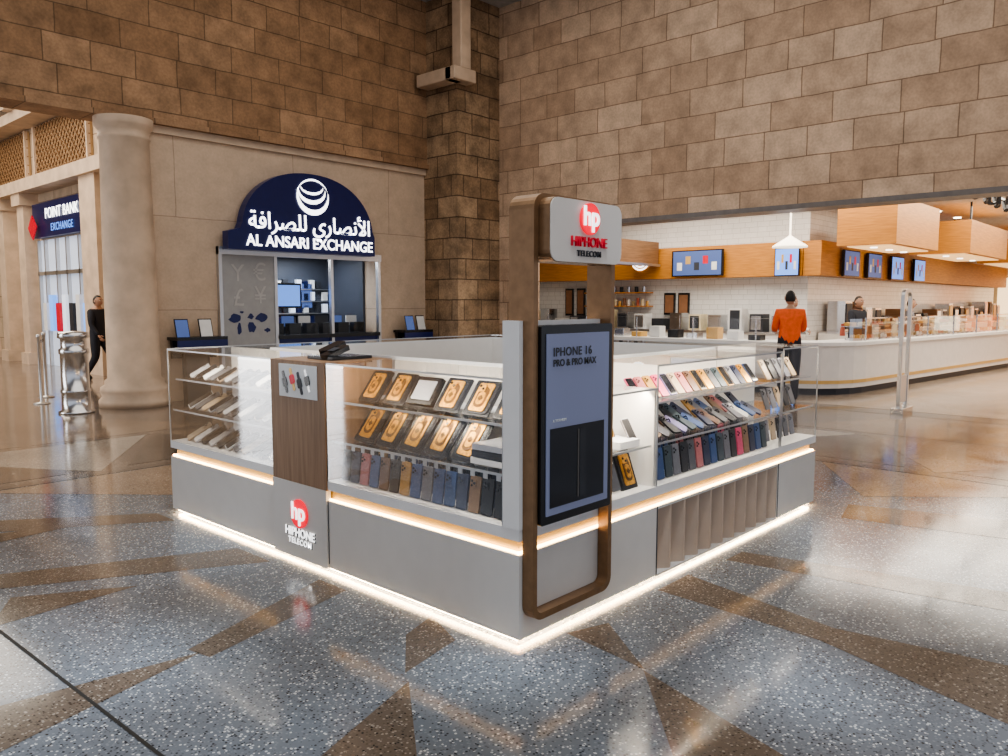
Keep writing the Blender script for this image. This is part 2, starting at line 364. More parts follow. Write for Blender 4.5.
def desk(x0,x1,post):
    g=MB(); g.box(x0,x1,9.9,10.28,1.0,1.05,BLACK); g.box(x0,x1,9.9,9.93,.85,1.0,NAVY)
    g.box(x0+.05,x1-.05,10.2,10.28,.7,1.0,BLACK); g.box((x0+x1)/2-.2,(x0+x1)/2+.2,10.1,10.25,0,.9,DARK)
    for i,x in enumerate(post):
        g.rp((x,10.05,1.19),(1,0,0),(0,.25,.97),(0,-.97,.25),.2,.28,.01,PAPER if i%2 else EXS[2])
        g.rp((x,10.06,1.19),(1,0,0),(0,.25,.97),(0,-.97,.25),.23,.31,.008,BLACK)
    g.build('writing_desk')
desk(3.05,3.9,[3.2,3.6]); desk(7.75,8.5,[8.0,8.3])

# ------------------------------------------------------------------ corridor on the left
g=MB(); g.box(2.9,4.5,10.76,12.2,0,ZC,SANDST); g.build('wall_return_block')
g=MB(); g.box(4.5,5,12.2,31,0,ZC,SAND_D); g.build('wall_corridor_right')
g=MB(); g.box(-9,5,31,31.4,0,ZC,SAND_D); g.build('wall_corridor_end')
g=MB(); g.box(-9.4,-9,10.2,31,0,ZC,SAND_D); g.build('wall_corridor_left')
g=MB(); g.box(-9,5,10.75,31,7.0,7.2,mat('corridor_ceiling',(.5,.4,.28),.8)); g.build('ceiling_corridor')
g=MB()
for y in (20.7,22.4,24.6,27): 
    g.box(4.15,4.5,y,y+.5,0,4.4,SANDST); g.box(4.05,4.5,y-.08,y+.58,4.1,4.4,SANDST); g.box(4.08,4.5,y-.06,y+.56,0,.3,SANDST)
g.box(4.0,4.5,12.3,31,4.4,4.7,SANDST); g.box(3.9,4.5,12.3,31,6.1,6.35,SANDST); g.box(4.1,4.5,15.8,16.7,0,4.4,SANDST)
for i in range(9): g.box(3.7,4.5,12.6+i*1.9,12.9+i*1.9,6.35,6.6,SANDST)
g.build('trim_3')
LAT=mat('lattice_wood',(.24,.14,.07),.6); LB_=mat('lattice_back',(.42,.28,.15),.8)
g=MB()
for (y0,y1) in ((12.6,16.2),(16.8,20.4),(21,24.4),(25,28.6)):
    g.box(4.44,4.49,y0,y1,4.75,6.05,LB_)
    for a,b in ((y0,y0+.08),(y1-.08,y1)): g.box(4.36,4.44,a,b,4.75,6.05,SANDST)
    H=1.3; n=int((y1-y0+H)/.22)
    for i in range(n):
        for sgn in (1,-1):
            ya=y0-H+i*.22; za,zb=(4.75,6.05) if sgn>0 else (6.05,4.75)
            t0=max(0,(y0-ya)/H); t1=min(1,(y1-ya)/H)
            if t1<=t0: continue
            g.tube((4.42,ya+H*t0,za+(zb-za)*t0),(4.42,ya+H*t1,za+(zb-za)*t1),.022,LAT,4)
g.build('lattice_screen')
sf=empty('bank_shopfront')
g=MB(); g.box(4.3,4.49,16.9,20.5,3.25,4.1,NAVY); g.box(4.44,4.49,16.9,20.5,0,3.2,emit('shop_interior',(.45,.5,.6),.7))
for y in (16.9,17.6,18.4,19.1,19.9,20.4): g.box(4.36,4.46,y,y+.07,0,3.2,ALU)
g.box(4.36,4.46,16.9,20.5,2.3,2.4,ALU)
for i in range(7): g.box(4.3,4.4,17.1+i*.45,17.35+i*.45,.9,1.6+.2*(i%2),[SCRB,PAPER,DARK,EXS[1],REDP][i%5])
g.build('shop_glazing',sf)
text('bank_text','POINT BANK',.36,(4.28,18.4,3.8),LEFTROT,SIGNW,sf,.004,space=1.05); text('bank_text_2','EXCHANGE',.26,(4.28,18.4,3.45),LEFTROT,EXS[0],sf,.004,space=1.1)
g=MB(); 
for i in range(4): 
    for j in range(4):
        g.rp((4.2,20.2+.16*(i-j)*.5,3.5+.16*(i+j-3)*.5),(0,-.707,.707),(0,.707,.707),(-1,0,0),.1,.1,.03,REDP)
g.build('bank_logo',sf)
area('corridor_light',(0,18,6.8),6,12,950,(1,.88,.72))
area('corridor_side_fill',(-8.8,16,4),8,5,700,(.92,.95,1),rot=(0,R(-90),0))  # area lamp added at the closed left wall to brighten the corridor

g=MB(); g.lathe([(0,0),(.24,0),(.24,.03),(.19,.05),(.19,.3),(.2,.31),(.2,.34),(.185,.35),(.185,.86),(.2,.87),(.2,.93),(.17,.95),(.17,1.08),(.21,1.1),(.2,1.18),(0,1.2)],1.55,10.0,CHROME,32)
g.build('steel_litter_bin')
def post(x,y,h,name='barrier_post'):
    g=MB(); g.lathe([(0,0),(.12,0),(.12,.015),(.03,.03),(.025,.05),(.025,h-.05),(.035,h-.04),(.035,h),(0,h+.01)],x,y,ALU,16); g.build(name)
post(1.55,11.5,1.1); post(1.9,12.4,1.1)
g=MB(); g.rp((1.725,11.95,.98),Vector((.35,.9,0)).normalized(),(0,0,1),Vector((.9,-.35,0)).normalized(),.86,.05,.006,BLACK); g.build('barrier_belt')

# ------------------------------------------------------------------ KIOSK
ki=empty('phone_accessory_kiosk')
L=3.54; D=.55; ZB=.035
SX0,SX1,SD=1.2,2.84,.10
g=MB()
g.box(0,D,0,L,ZB,.44,KGREY); g.box(D,SX0,0,D,ZB,.44,KGREY); g.box(SX0,SX1,SD,D,ZB,.44,KGREY); g.box(SX1,L,0,D,ZB,.44,KGREY)
g.box(D,L-D,L-D,L,ZB,.44,KGREY); g.box(L-D,L,D,L,ZB,.44,KGREY)
g.box(-.012,.02,1.5,2.08,ZB-.005,.50,KGREY)
g.build('base_cabinets',ki)
g=MB(); PL=.12
g.box(PL,D-PL,PL,L-PL,0,ZB,DARK); g.box(PL,L-PL,PL,D-PL,0,ZB,DARK); g.box(PL,L-PL,L-D+PL,L-PL,0,ZB,DARK); g.box(L-D+PL,L-PL,PL,L-PL,0,ZB,DARK)
g.build('toe_kick',ki)
g=MB()
for a in ((.025,.045,.03,L-.03),(.03,L-.03,.025,.045),(L-.045,L-.025,.03,L-.03),(.03,L-.03,L-.045,L-.025)): g.box(*a,.018,ZB-.008,LEDU)
g.build('underglow_led_strip',ki)
g=MB(); q=.035
g.box(q,D,q,L-q,.44,.505,GOLD); g.box(D,L-q,q,D,.44,.505,GOLD); g.box(D,L-q,L-D,L-q,.44,.505,GOLD); g.box(L-D,L-q,D,L-D,.44,.505,GOLD)
g.box(SX0,SX1,0,SD,.425,.44,KGREY); g.box(SX0,SX1,0.0,SD,ZB-.005,ZB+.008,KGREY)
g.build('recess_band',ki)
g=MB()
g.box(0,D,0,L,.505,.56,KLITE); g.box(D,L,0,D,.505,.56,KLITE); g.box(D,L-D,L-D,L,.505,.56,KLITE); g.box(L-D,L,D,L,.505,.56,KLITE)
g.build('display_deck',ki)
g=MB()
g.box(.012,.024,.01,1.5,.442,.45,LEDW); g.box(.012,.024,2.08,L-.01,.442,.45,LEDW); g.box(.012,L-.01,.012,.024,.442,.45,LEDW)
g.box(.012,L-.01,L-.024,L-.012,.442,.45,LEDW); g.box(L-.024,L-.012,.012,L-.01,.442,.45,LEDW)
g.build('recess_led_strip',ki)
g=MB(); nsl=10; SLB=mat('slat_back',(.12,.09,.065),.6)
g.box(SX0,SX1,SD-.006,SD,ZB+.008,.425,SLB)
for i in range(nsl):
    w=(SX1-SX0)/nsl; x=SX0+i*w
    g.prism([(x+.04,SD-.02),(x+w-.022,.004),(x+w-.004,.004),(x+.058,SD-.008)],ZB+.008,.425,TAUPE)
g.build('slatted_panel',ki)
g=MB()
g.box(-.002,0,1.494,1.5,.06,.44,DARK); g.box(1.19,1.197,-.003,0,.04,.44,DARK); g.box(2.844,2.85,-.003,0,.04,.44,DARK)
g.build('panel_seams',ki)
g=MB(); g.box(-.008,.5,1.5,2.08,.50,1.255,WOODK); g.build('walnut_panel',ki,bevel=.003)
g=MB(); g.rp((-.012,1.77,1.13),(0,-1,0),(0,0,1),(-1,0,0),.40,.2,.006,PAPER)
for i,(y,z) in enumerate([(1.9,1.12),(1.82,1.14),(1.74,1.12),(1.66,1.14)]):
    g.rp((-.017,y,z),(0,-.9,.3),(0,.3,.9),(-1,0,0),.025,.15,.003,[BLACK,GOLD,DARK,ALU][i],.01); g.rp((-.019,y,z),(0,-.9,.3),(0,.3,.9),(-1,0,0),.05,.06,.004,[BLACK,REDP,DARK,BLACK][i],.012)
g.build('counter_poster',ki)
g=MB(); g.box(-.004,.5,.03,.10,.56,1.255,KLITE); g.box(-.004,.06,.03,.10,1.255,1.52,KLITE); g.box(-.004,.70,-.002,.03,.56,1.52,KLITE)
g.build('corner_panel',ki)
CW=mat('case_white_back',(.82,.78,.73),.4,nz=.02)
def case_left(y0,y1,zt=1.25,x0=0.0,x1=D):
    g=MB(); gl=MB()
    g.box(x1-.03,x1,y0,y1,.56,zt,CW)
    for y in (y0,y1-.008):
        g.box(x0,x0+.008,y,y+.008,.56,zt,ALU)
    g.box(x0,x0+.006,y0,y1,zt-.006,zt+.004,ALU)
    gl.quad([(x0,y0,.56),(x0,y1,.56),(x0,y1,zt),(x0,y0,zt)],GLASS)
    gl.quad([(x0,y0,zt+.004),(x1,y0,zt+.004),(x1,y1,zt+.004),(x0,y1,zt+.004)],GTOP)
    g.box(x0+.30,x1-.04,y0+.01,y1-.01,1.00,1.03,CW); g.box(x0+.22,x1-.04,y0+.01,y1-.01,.77,.80,CW)
    gl.box(x0+.06,x0+.30,y0+.01,y1-.01,1.02,1.028,GLASS); gl.box(x0+.03,x0+.22,y0+.01,y1-.01,.79,.798,GLASS)
    g.box(x0+.055,x0+.06,y0+.01,y1-.01,1.018,1.03,ALU); g.box(x0+.025,x0+.03,y0+.01,y1-.01,.788,.80,ALU)
    return g,gl
g,gl=case_left(.10,1.5); g.build('case_frame_a',ki); gl.build('case_glass_a',ki,fix=False)
g,gl=case_left(2.08,L); gl.quad([(0,L,.56),(D,L,.56),(D,L,1.25),(0,L,1.25)],GLASS); g.build('case_frame_b',ki); gl.build('case_glass_b',ki,fix=False)
def case_front(x0,x1,zt=1.25,y0=0.0,y1=D):
    g=MB(); gl=MB()
    g.box(x0,x1,y1-.03,y1,.56,zt,CW)
    for x in (x0,x1-.008): g.box(x,x+.008,y0,y0+.008,.56,zt,ALU)
    g.box(x0,x1,y0,y0+.006,zt-.006,zt+.004,ALU)
    gl.quad([(x0,y0,.56),(x1,y0,.56),(x1,y0,zt),(x0,y0,zt)],GLASS)
    gl.quad([(x0,y0,zt+.004),(x1,y0,zt+.004),(x1,y1,zt+.004),(x0,y1,zt+.004)],GTOP)
    if zt>1.2: gl.box(x0+.01,x1-.01,y0+.06,y1-.04,1.02,1.028,GLASS); g.box(x0+.01,x1-.01,y0+.055,y0+.06,1.018,1.03,ALU)
    gl.box(x0+.01,x1-.01,y0+.03,y1-.04,.79,.798,GLASS); g.box(x0+.01,x1-.01,y0+.025,y0+.03,.788,.80,ALU)
    return g,gl
g,gl=case_front(.70,1.18,1.12); g.box(.70,.72,0.03,D,.56,1.25,CW); g.box(1.16,1.18,0.01,D,.56,1.12,CW); g.build('case_frame_c',ki); gl.build('case_glass_c',ki,fix=False)
g,gl=case_front(1.18,2.86); g.build('case_frame_d',ki); gl.build('case_glass_d',ki,fix=False)
g,gl=case_front(2.88,L,1.27); gl.quad([(L,0,.56),(L,D,.56),(L,D,1.27),(L,0,1.27)],GLASS); g.build('case_frame_e',ki); gl.build('case_glass_e',ki,fix=False)
g=MB(); gl=MB()
for (x0,x1,y0,y1) in ((D,L,L-D,L),(L-D,L,D,L-D)):
    gl.box(x0+.002,x1-.002,y0+.002,y1-.002,1.246,1.256,GTOP)
gl.quad([(D,L,.56),(L,L,.56),(L,L,1.25),(D,L,1.25)],GLASS); gl.quad([(L,D,.56),(L,L,.56),(L,L,1.25),(L,D,1.25)],GLASS)
gl.box(D+.02,L-.06,L-D+.06,L-.03,.9,.908,GLASS); gl.box(L-D+.06,L-.03,D+.02,L-.06,.9,.908,GLASS)
g.box(D,L-D,L-D,L-D+.03,.56,1.25,CW); g.box(L-D,L-D+.03,D,L-D,.56,1.25,CW)
for (x,y) in ((L-.01,L-.01),(L-.01,D),(D,L-.01),(1.5,L-.01),(2.4,L-.01),(L-.01,1.5),(L-.01,2.4)): g.box(x,x+.01,y,y+.01,.56,1.25,ALU)
g.box(0,L,L-.006,L,1.25,1.26,ALU); g.box(L-.006,L,0,L,1.25,1.26,ALU); g.box(D,L-D,L-D,L-D+.01,1.25,1.265,WHITE); g.box(L-D,L-D+.01,D,L-D,1.25,1.265,WHITE)
g.box(D-.01,D,D,L-D,1.25,1.265,WHITE); g.box(D,L-D,D-.01,D,1.25,1.265,WHITE)
g.build('rear_case_frame',ki); gl.build('rear_case_glass',ki,fix=False)
g=MB(); g.box(.62,1.2,.62,.9,.0,.9,KGREY) ; g.build('inner_cabinet',ki)

# ------------------------------------------------------------------ MERCHANDISE
GOLDP=mat('gold_plate',(.75,.38,.07),.3,.7,nz=.35,ns=60)
GOLDD=mat('gold_dark',(.16,.075,.02),.35,.6,nz=.3,ns=80)
SILV=mat('silver_phone',(.55,.55,.58),.25,.5)
PAL=[mat('case_%s'%n,c,.4,nz=.1,ns=50) for n,c in (('navy',(.012,.018,.05)),('black',(.01,.01,.012)),('blue',(.03,.07,.19)),('grey',(.08,.08,.09)),('slate',(.03,.05,.06)),('tan',(.22,.13,.065)),('steel',(.15,.15,.17)))]
PINK=[mat('case_%s'%n,c,.4,nz=.1,ns=50) for n,c in (('pink',(.62,.07,.16)),('rose',(.42,.13,.13)),('cream',(.42,.31,.2)),('gold',(.42,.22,.05)),('white',(.55,.54,.53)),('brown',(.13,.06,.03)),('lilac',(.22,.19,.36)))]
LENS=mat('camera_lens',(.01,.01,.012),.1)
def frame(side,tilt):
    t=R(tilt)
    if side=='L': return Vector((0,-1,0)),Vector((math.sin(t),0,math.cos(t))),Vector((-math.cos(t),0,math.sin(t)))
    if side=='F': return Vector((1,0,0)),Vector((0,math.sin(t),math.cos(t))),Vector((0,-math.cos(t),math.sin(t)))
    if side=='R': return Vector((0,1,0)),Vector((-math.sin(t),0,math.cos(t))),Vector((math.cos(t),0,math.sin(t)))
    return Vector((-1,0,0)),Vector((0,-math.sin(t),math.cos(t))),Vector((0,math.cos(t),math.sin(t)))
def phone(g,c,side,tilt,w,h,m,kind='back',d=.01,roll=0):
    a,b,n=frame(side,tilt); c=Vector(c)
    if roll:
        rm=Matrix.Rotation(R(roll),3,n); a=rm@a; b=rm@b
    c=c+b*h/2
    g.rp(c,a,b,n,w,h,d,m,w*.14)
    if kind=='back':
        g.rp(c+b*h*.3-a*w*.18+n*d*.6,a,b,n,w*.5,w*.52,d*.4,m,w*.1)
        for u,v in ((-.3,.36),(-.3,.24),(-.08,.3)): g.disc(c+b*h*v+a*w*u+n*d*.9,a,b,n,w*.09,d*.3,LENS,8)
    elif kind=='screen':
        g.rp(c+n*d*.55,a,b,n,w*.9,h*.94,d*.1,LENS,w*.1)
    elif kind=='gold':
        g.rp(c-n*d*.3,a,b,n,w*1.16,h*1.12,d*.6,BLACK,w*.06)
        g.rp(c+n*d*.7,a,b,n,w*.66,h*.88,d*.5,GOLDP,w*.08)
        g.rp(c+n*d*1.0,a,b,n,w*.46,h*.66,d*.3,GOLDD,w*.2)
        g.rp(c+n*d*1.2-b*h*.05,a,b,n,w*.3,h*.4,d*.3,GOLDP,w*.14)
        g.rp(c+n*d*1.4-b*h*.05,(a+b).normalized(),(b-a).normalized(),n,w*.16,w*.16,d*.3,GOLDD)
        g.rp(c+n*d*1.4+b*h*.28-a*w*.12,a,b,n,w*.3,w*.3,d*.4,GOLDP,w*.06)
        for u,v in ((-.2,.32),(-.05,.24)): g.disc(c+b*h*v+a*w*u+n*d*1.7,a,b,n,w*.05,d*.3,LENS,8)
me_=empty('phone_merchandise')
g=MB()
for i in range(6): 
    y=1.36-i*.22
    if i==2:
        a,b,n=frame('L',35); c=Vector((.26,y,1.11)); g.rp(c,a,b,n,.2,.17,.03,BLACK); g.rp(c+n*.017,a,b,n,.15,.12,.004,SILV)
    else: phone(g,(.2,y,1.035),'L',38,.16,.19,BLACK,'gold',.012)
for i in range(5): phone(g,(.13,1.32-i*.205,.81),'L',36,.155,.23,BLACK,'gold',.012,roll=-4)
for i in range(3): g.rp(Vector((.2,.26,.83+.035*i)),(0,-1,0),(1,0,0),(0,0,1),.24-.01*i,.28,.03,[WHITE,DARK,SILV][i],.01)
for r in range(2):
    for i in range(15):
        y=1.42-i*.088
        m=[PAL[4],PAL[0],PINK[1],PAL[2],PINK[5],PAL[1],PINK[3],PAL[2],PAL[6],PAL[2],PAL[2],PAL[0],PAL[5],PAL[1],PAL[1]][(i+r*4)%15]
        phone(g,(.07+.12*r,y,.565),'L',8,.074,.18+.02*r,m,'back',.01)
        g.rp((.065+.12*r,y,.57+.195+.02*r),(0,-1,0),(0,0,1),(-1,0,0),.03,.03,.003,ALU)
for r,(x,z,nn) in enumerate([(.12,1.035,12),(.10,.805,12),(.08,.565,11)]):
    for i in range(nn):
        y=3.42-i*(1.27/nn)
        phone(g,(x,y,z+.01),'L',56,.085,.2 if r else .16,[SILV,PAL[1],WHITE,PAL[3],PINK[2],SILV,DARK][(i+r*2)%7],'screen' if (i+r)%3==1 else 'back',.012,roll=-22)
phone(g,(1.03,.08,.57),'F',20,.14,.2,BLACK,'gold',.015); phone(g,(.90,.08,.57),'F',20,.075,.15,PAL[3],'back',.01)
g.rp((1.0,.14,.82),(1,0,0),(0,1,0),(0,0,1),.2,.16,.04,WHITE,.01); phone(g,(.98,.2,.84),'F',20,.13,.15,GOLDP,'gold',.01); phone(g,(1.1,.1,.81),'F',30,.075,.15,SILV,'screen',.01)
for i in range(17):
    x=1.25+i*.095; phone(g,(x,.16,1.035),'F',38,.078,.155,PINK[[0,1,3,0,6,2,1,5,3][i]] if i<9 else (GOLDP if i%3==0 else PAL[i%7]),'back' if i%4 else 'screen',.01)
for i in range(15):
    x=1.26+i*.106
    phone(g,(x,.10,.81),'F',58,.08,.16,(PINK if i%4==0 else PAL)[(i*5)%7],'back',.012,roll=[25,12,30,-8][i%4])
    phone(g,(x+.04,.27,.83),'F',50,.08,.17,(PAL if i%4 else PINK)[(i*3)%7],'back',.012,roll=[20,28,-5][i%3])
for r in range(2):
    for i in range(17):
        x=1.25+i*.094; phone(g,(x,.07+.13*r,.565),'F',8,.076,.185+.02*r,(PAL[(i*2+r)%7] if i%6 else PINK[(i+2)%7]),'back',.01)
for i in range(5):
    for z,t in ((.57,10),(.81,20),(1.035,30)): phone(g,(2.96+i*.115,.14,z),'F',t,.076,.16,[PAL[3],PAL[6],PINK[2],PAL[1]][(i+int(z*10))%4],'back',.01)
for i in range(21):
    phone(g,(.7+i*.11,L-.12,.57),'B',10,.076,.16,PAL[i%7],'back',.01); phone(g,(.7+i*.11,L-.15,.915),'B',20,.076,.16,PINK[i%7],'back',.01)
    if i<19: phone(g,(L-.12,.75+i*.11,.57),'R',10,.076,.16,PAL[(i+2)%7],'back',.01); phone(g,(L-.15,.75+i*.11,.915),'R',20,.076,.16,PAL[(i*2)%7],'back',.01)
g.build('phones_and_cases',me_)
KW=(1,.88,.72)
for nm,loc,sx,sy,p,rot in (('a',(.04,.8,1.23),.05,1.3,13,(0,R(-42),0)),('b',(.04,2.8,1.23),.05,1.3,9,(0,R(-42),0)),('c',(.94,.04,1.10),.4,.05,4.5,(R(45),0,0)),('d',(2.02,.04,1.23),1.5,.05,12,(R(45),0,0)),('e',(3.2,.04,1.25),.5,.05,4,(R(45),0,0))):
    area('case_light_'+nm,loc,sx,sy,p,KW,rot)
area('case_light_f',(2,L-.14,1.23),2.4,.08,8,KW); area('case_light_g',(L-.14,2,1.23),.08,2.2,8,KW)
g=MB(); g.box(.12,.42,1.6,1.86,1.257,1.275,BLACK); g.rp((.2,1.68,1.30),(0,-1,0),(.9,0,.3),(-.3,0,.9),.085,.19,.03,BLACK,.02); g.rp((.27,1.8,1.31),(0,-1,0),(.94,0,.34),(-.34,0,.94),.1,.16,.05,BLACK,.02)
g.rp((.19,1.68,1.318),(0,-1,0),(.9,0,.3),(-.3,0,.9),.06,.06,.003,DARK)
g.build('card_payment_terminal',None)
g=MB(); g.disc((-.018,1.78,.315),(0,-1,0),(0,0,1),(-1,0,0),.088,.012,SIGNR,28); g.build('logo_disc',ki)
LW=emit('logo_white',(1,1,1),1.5)
text('logo_letters','hp',.15,(-.028,1.78,.325),LEFTROT,LW,ki,.003,bold=.002)
text('logo_word_edge','HIPHONE',.074,(-.0135,1.776,.186),LEFTROT,DARK,ki,.001,bold=.0028)
text('logo_word','HIPHONE',.074,(-.018,1.78,.19),LEFTROT,LW,ki,.002,bold=.0008); text('logo_word_2','TELECOM',.05,(-.018,1.78,.134),LEFTROT,LW,ki,.002,bold=.0003,space=1.2)
text('logo_word_2_edge','TELECOM',.05,(-.0135,1.777,.131),LEFTROT,DARK,ki,.001,bold=.002,space=1.2)

# ------------------------------------------------------------------ totem
to=empty('advertising_totem')
def rr_loop(x0,x1,z0,z1,r,y,seg=6):
    P=[]
    for cx,cz,a0 in ((x1-r,z0+r,-90),(x1-r,z1-r,0),(x0+r,z1-r,90),(x0+r,z0+r,180)):
        for i in range(seg+1):
            t=R(a0+90*i/seg); P.append((cx+r*math.cos(t),y,cz+r*math.sin(t)))
    return P
g=MB(); g.band(rr_loop(.02,.645,.13,2.085,.07,-.065),(0,1,0),.062,.032,BRONZE); g.build('bronze_loop_front',to)
g=MB(); g.band(rr_loop(.02,.645,1.38,2.085,.07,-.0029),(0,1,0),.085,.032,BRONZE); g.build('bronze_loop_upper',to)
g=MB(); g.rp((.332,-.055,1.04),(1,0,0),(0,0,1),(0,-1,0),.55,.92,.05,BLACK,.012); g.rp((.332,-.083,1.04),(1,0,0),(0,0,1),(0,-1,0),.485,.84,.004,SCRT,.004)
g.rp((.325,-.087,.84),(1,0,0),(0,0,1),(0,-1,0),.42,.37,.003,SCRD); g.rp((.325,-.09,.84),(1,0,0),(0,0,1),(0,-1,0),.012,.33,.002,mat('screen_phone_edge',(.10,.09,.08),.1),.004); g.rp((.36,-.09,.84),(1,0,0),(0,0,1),(0,-1,0),.05,.33,.002,mat('screen_phone',(.02,.02,.025),.1),.01)
g.build('display_screen',to)
text('screen_title','IPHONE 16',.056,(.13,-.09,1.375),FRONTROT,BLACK,to,.001,'LEFT',bold=.0008,space=1.1); text('screen_title_2','PRO & PRO MAX',.044,(.13,-.09,1.325),FRONTROT,BLACK,to,.001,'LEFT',bold=.001)
text('screen_caption','A TITANIUM',.018,(.13,-.09,1.06),FRONTROT,PAPER,to,.001,'LEFT')
g=MB(); LB=mat('lightbox_face',(.62,.57,.52),.4,es=.05,nz=.02); g.rp((.33,-.06,1.925),(1,0,0),(0,0,1),(0,-1,0),.55,.285,.13,BRONZE,.05,5); g.rp((.33,-.127,1.925),(1,0,0),(0,0,1),(0,-1,0),.545,.28,.006,LB,.05,5); g.build('sign_lightbox',to)
g=MB(); g.disc((.335,-.137,1.985),(1,0,0),(0,0,1),(0,-1,0),.072,.012,SIGNR,28); g.build('sign_disc',to)
text('sign_letters','hp',.125,(.335,-.147,1.993),FRONTROT,LW,to,.003,bold=.002)
text('sign_word','HIPHONE',.066,(.335,-.135,1.877),FRONTROT,REDP,to,.005,sx=.98); text('sign_word_2','TELECOM',.038,(.335,-.135,1.825),FRONTROT,DARK,to,.003,bold=.0005,space=1.15)

# ------------------------------------------------------------------ FOOD COURT
g=MB(); g.box(10.35,36,-10,14,3.9,4.0,mat('foodcourt_ceiling',(.7,.69,.67),.8)); g.build('ceiling_food_court')
g=MB(); g.box(15,15.3,4.62,14,0,3.9,TILEW); g.build('wall_kitchen')
g=MB(); g.box(15.3,34,4.62,4.9,0,3.9,TILEWX); g.build('wall_servery')
g=MB(); g.box(10.35,15,13.5,13.8,0,3.9,TILEWX); g.build('wall_pantry')
g=MB(); g.box(35,35.3,-10,5,0,3.9,mat('far_shop_wall',(.55,.42,.28),.7,ns=2)); g.build('wall_market_end')
g=MB(); g.box(14.6,14.98,4.6,13.4,2.2,2.95,WOODO); g.build('oak_bulkhead')
g=MB(); g.box(14.6,34,4.2,4.58,2.2,2.95,WOODO); g.build('oak_bulkhead')
SOF=emit('soffit_glow',(1,.62,.28),1.0)
def canopy(x0,x1,y0,y1,z0,z1):
    g=MB(); g.box(x0,x1,y0,y1,z0,z1,WOODO); g.box(x0+.15,x1-.15,y0+.15,y1-.15,z0-.02,z0,SOF)
    for k in range(3): g.disc((x0+(x1-x0)*(k+.5)/3,(y0+y1)/2,z0-.03),(1,0,0),(0,1,0),(0,0,-1),.07,.02,SIGNW,12)
    g.box(x0+.01,x0+.05,y0+.01,y0+.05,z1,3.9,BLACK); g.box(x1-.05,x1-.01,y1-.05,y1-.01,z1,3.9,BLACK)
    g.build('hanging_canopy')
canopy(13.4,16.3,2.35,3.45,2.72,3.6)
canopy(18.0,22.0,2.1,3.4,2.75,3.5); canopy(18.0,24.0,-1.9,-.9,3.0,3.5); canopy(25,31,1.9,3.4,2.8,3.5); canopy(25,31,-3.6,-1.2,2.9,3.5)
g=MB(); g.box(11.2,14.55,8.2,9.0,2.55,3.1,DKOAK); g.box(11.2,14.55,8.15,8.2,2.5,2.56,ALU); g.build('oak_beam',None)
def mscreen(c,a,n,w,h,m):
    g=MB(); b=Vector((0,0,1)); c=Vector(c)
    g.rp(c,a,b,n,w,h,.06,BLACK); g.rp(c+Vector(n)*.034,a,b,n,w*.94,h*.92,.004,m)
    for i in range(5): g.rp(c+Vector(n)*.038+Vector(a)*w*(-.34+.17*i)+b*h*(.12*((i%2)*2-1)),a,b,n,w*.1,h*.3,.003,[PAPER,GOLD,DARK,REDP,PAPER][i])
    g.build('menu_screen')
mscreen((14.5,7.1,2.55),(0,-1,0),(-1,0,0),1.35,.62,EXS[2])
mscreen((14.5,4.9,2.5),(0,-1,0),(-1,0,0),.55,.62,EXS[0])
for x in (16.2,17.8,19.6,21.6): mscreen((x,4.12,2.5),(1,0,0),(0,-1,0),1.0,.6,EXS[2] if x<18 else EXS[0])
g=MB()
for k in range(3):
    for i in range(12):
        t0=R(200+i*12); t1=R(212+i*12); r0=.28-.07*k; r1=r0-.035
        g.quad([(14.57,8.75-r*math.cos(t),2.7+r*math.sin(t)) for r,t in ((r0,t0),(r0,t1),(r1,t1),(r1,t0))],SIGNW)
g.build('wall_logo',fix=False)
fc=empty('food_counter')
out=[(22,1.4),(12,2.35),(11.6,2.43),(11.3,2.57),(11.05,2.78),(10.88,3.05),(10.79,3.35),(10.75,3.7),(10.75,8.5)]
def off(pts,d):
    r=[]
    for i,p in enumerate(pts):
        p0=Vector(pts[max(0,i-1)]);p1=Vector(pts[min(len(pts)-1,i+1)]); t=(p1-p0).normalized(); n=Vector((t.y,-t.x)); 
        r.append((p[0]+n.x*d,p[1]+n.y*d))
    return r
tst=off(out,1)[8]; sg_=1 if tst[0]>10.75 else -1
def strip(g,d0,d1,z0,z1,m,pts=out):
    A=off(pts,sg_*d0);B=off(pts,sg_*d1)
    for i in range(len(pts)-1): g.prism([A[i],A[i+1],B[i+1],B[i]],z0,z1,m)
g=MB(); strip(g,.06,.6,.0,.12,DARK); strip(g,0,.65,.12,.86,FCW); strip(g,-.012,0,.2,.26,GOLD); strip(g,-.04,.75,.86,.92,WHITE)
g.build('counter_body',fc)
g=MB()
def gs(pts):
    A=off(pts,sg_*.1)
    for i in range(len(pts)-1): g.quad([(A[i][0],A[i][1],.92),(A[i+1][0],A[i+1][1],.92),(A[i+1][0],A[i+1][1],1.32),(A[i][0],A[i][1],1.32)],GLASS)
    B=off(pts,sg_*.5)
    for i in range(len(pts)-1): g.quad([(A[i][0],A[i][1],1.32),(A[i+1][0],A[i+1][1],1.32),(B[i+1][0],B[i+1][1],1.32),(B[i][0],B[i][1],1.32)],GLASS)
gs(out[:3]); gs(out[-2:]); g.build('sneeze_guard',fc,fix=False)
FOOD=[mat('food_%d'%i,c,.6) for i,c in enumerate([(.6,.35,.1),(.7,.6,.4),(.4,.1,.06),(.3,.24,.12),(.75,.72,.68),(.25,.12,.06)])]
g=MB()
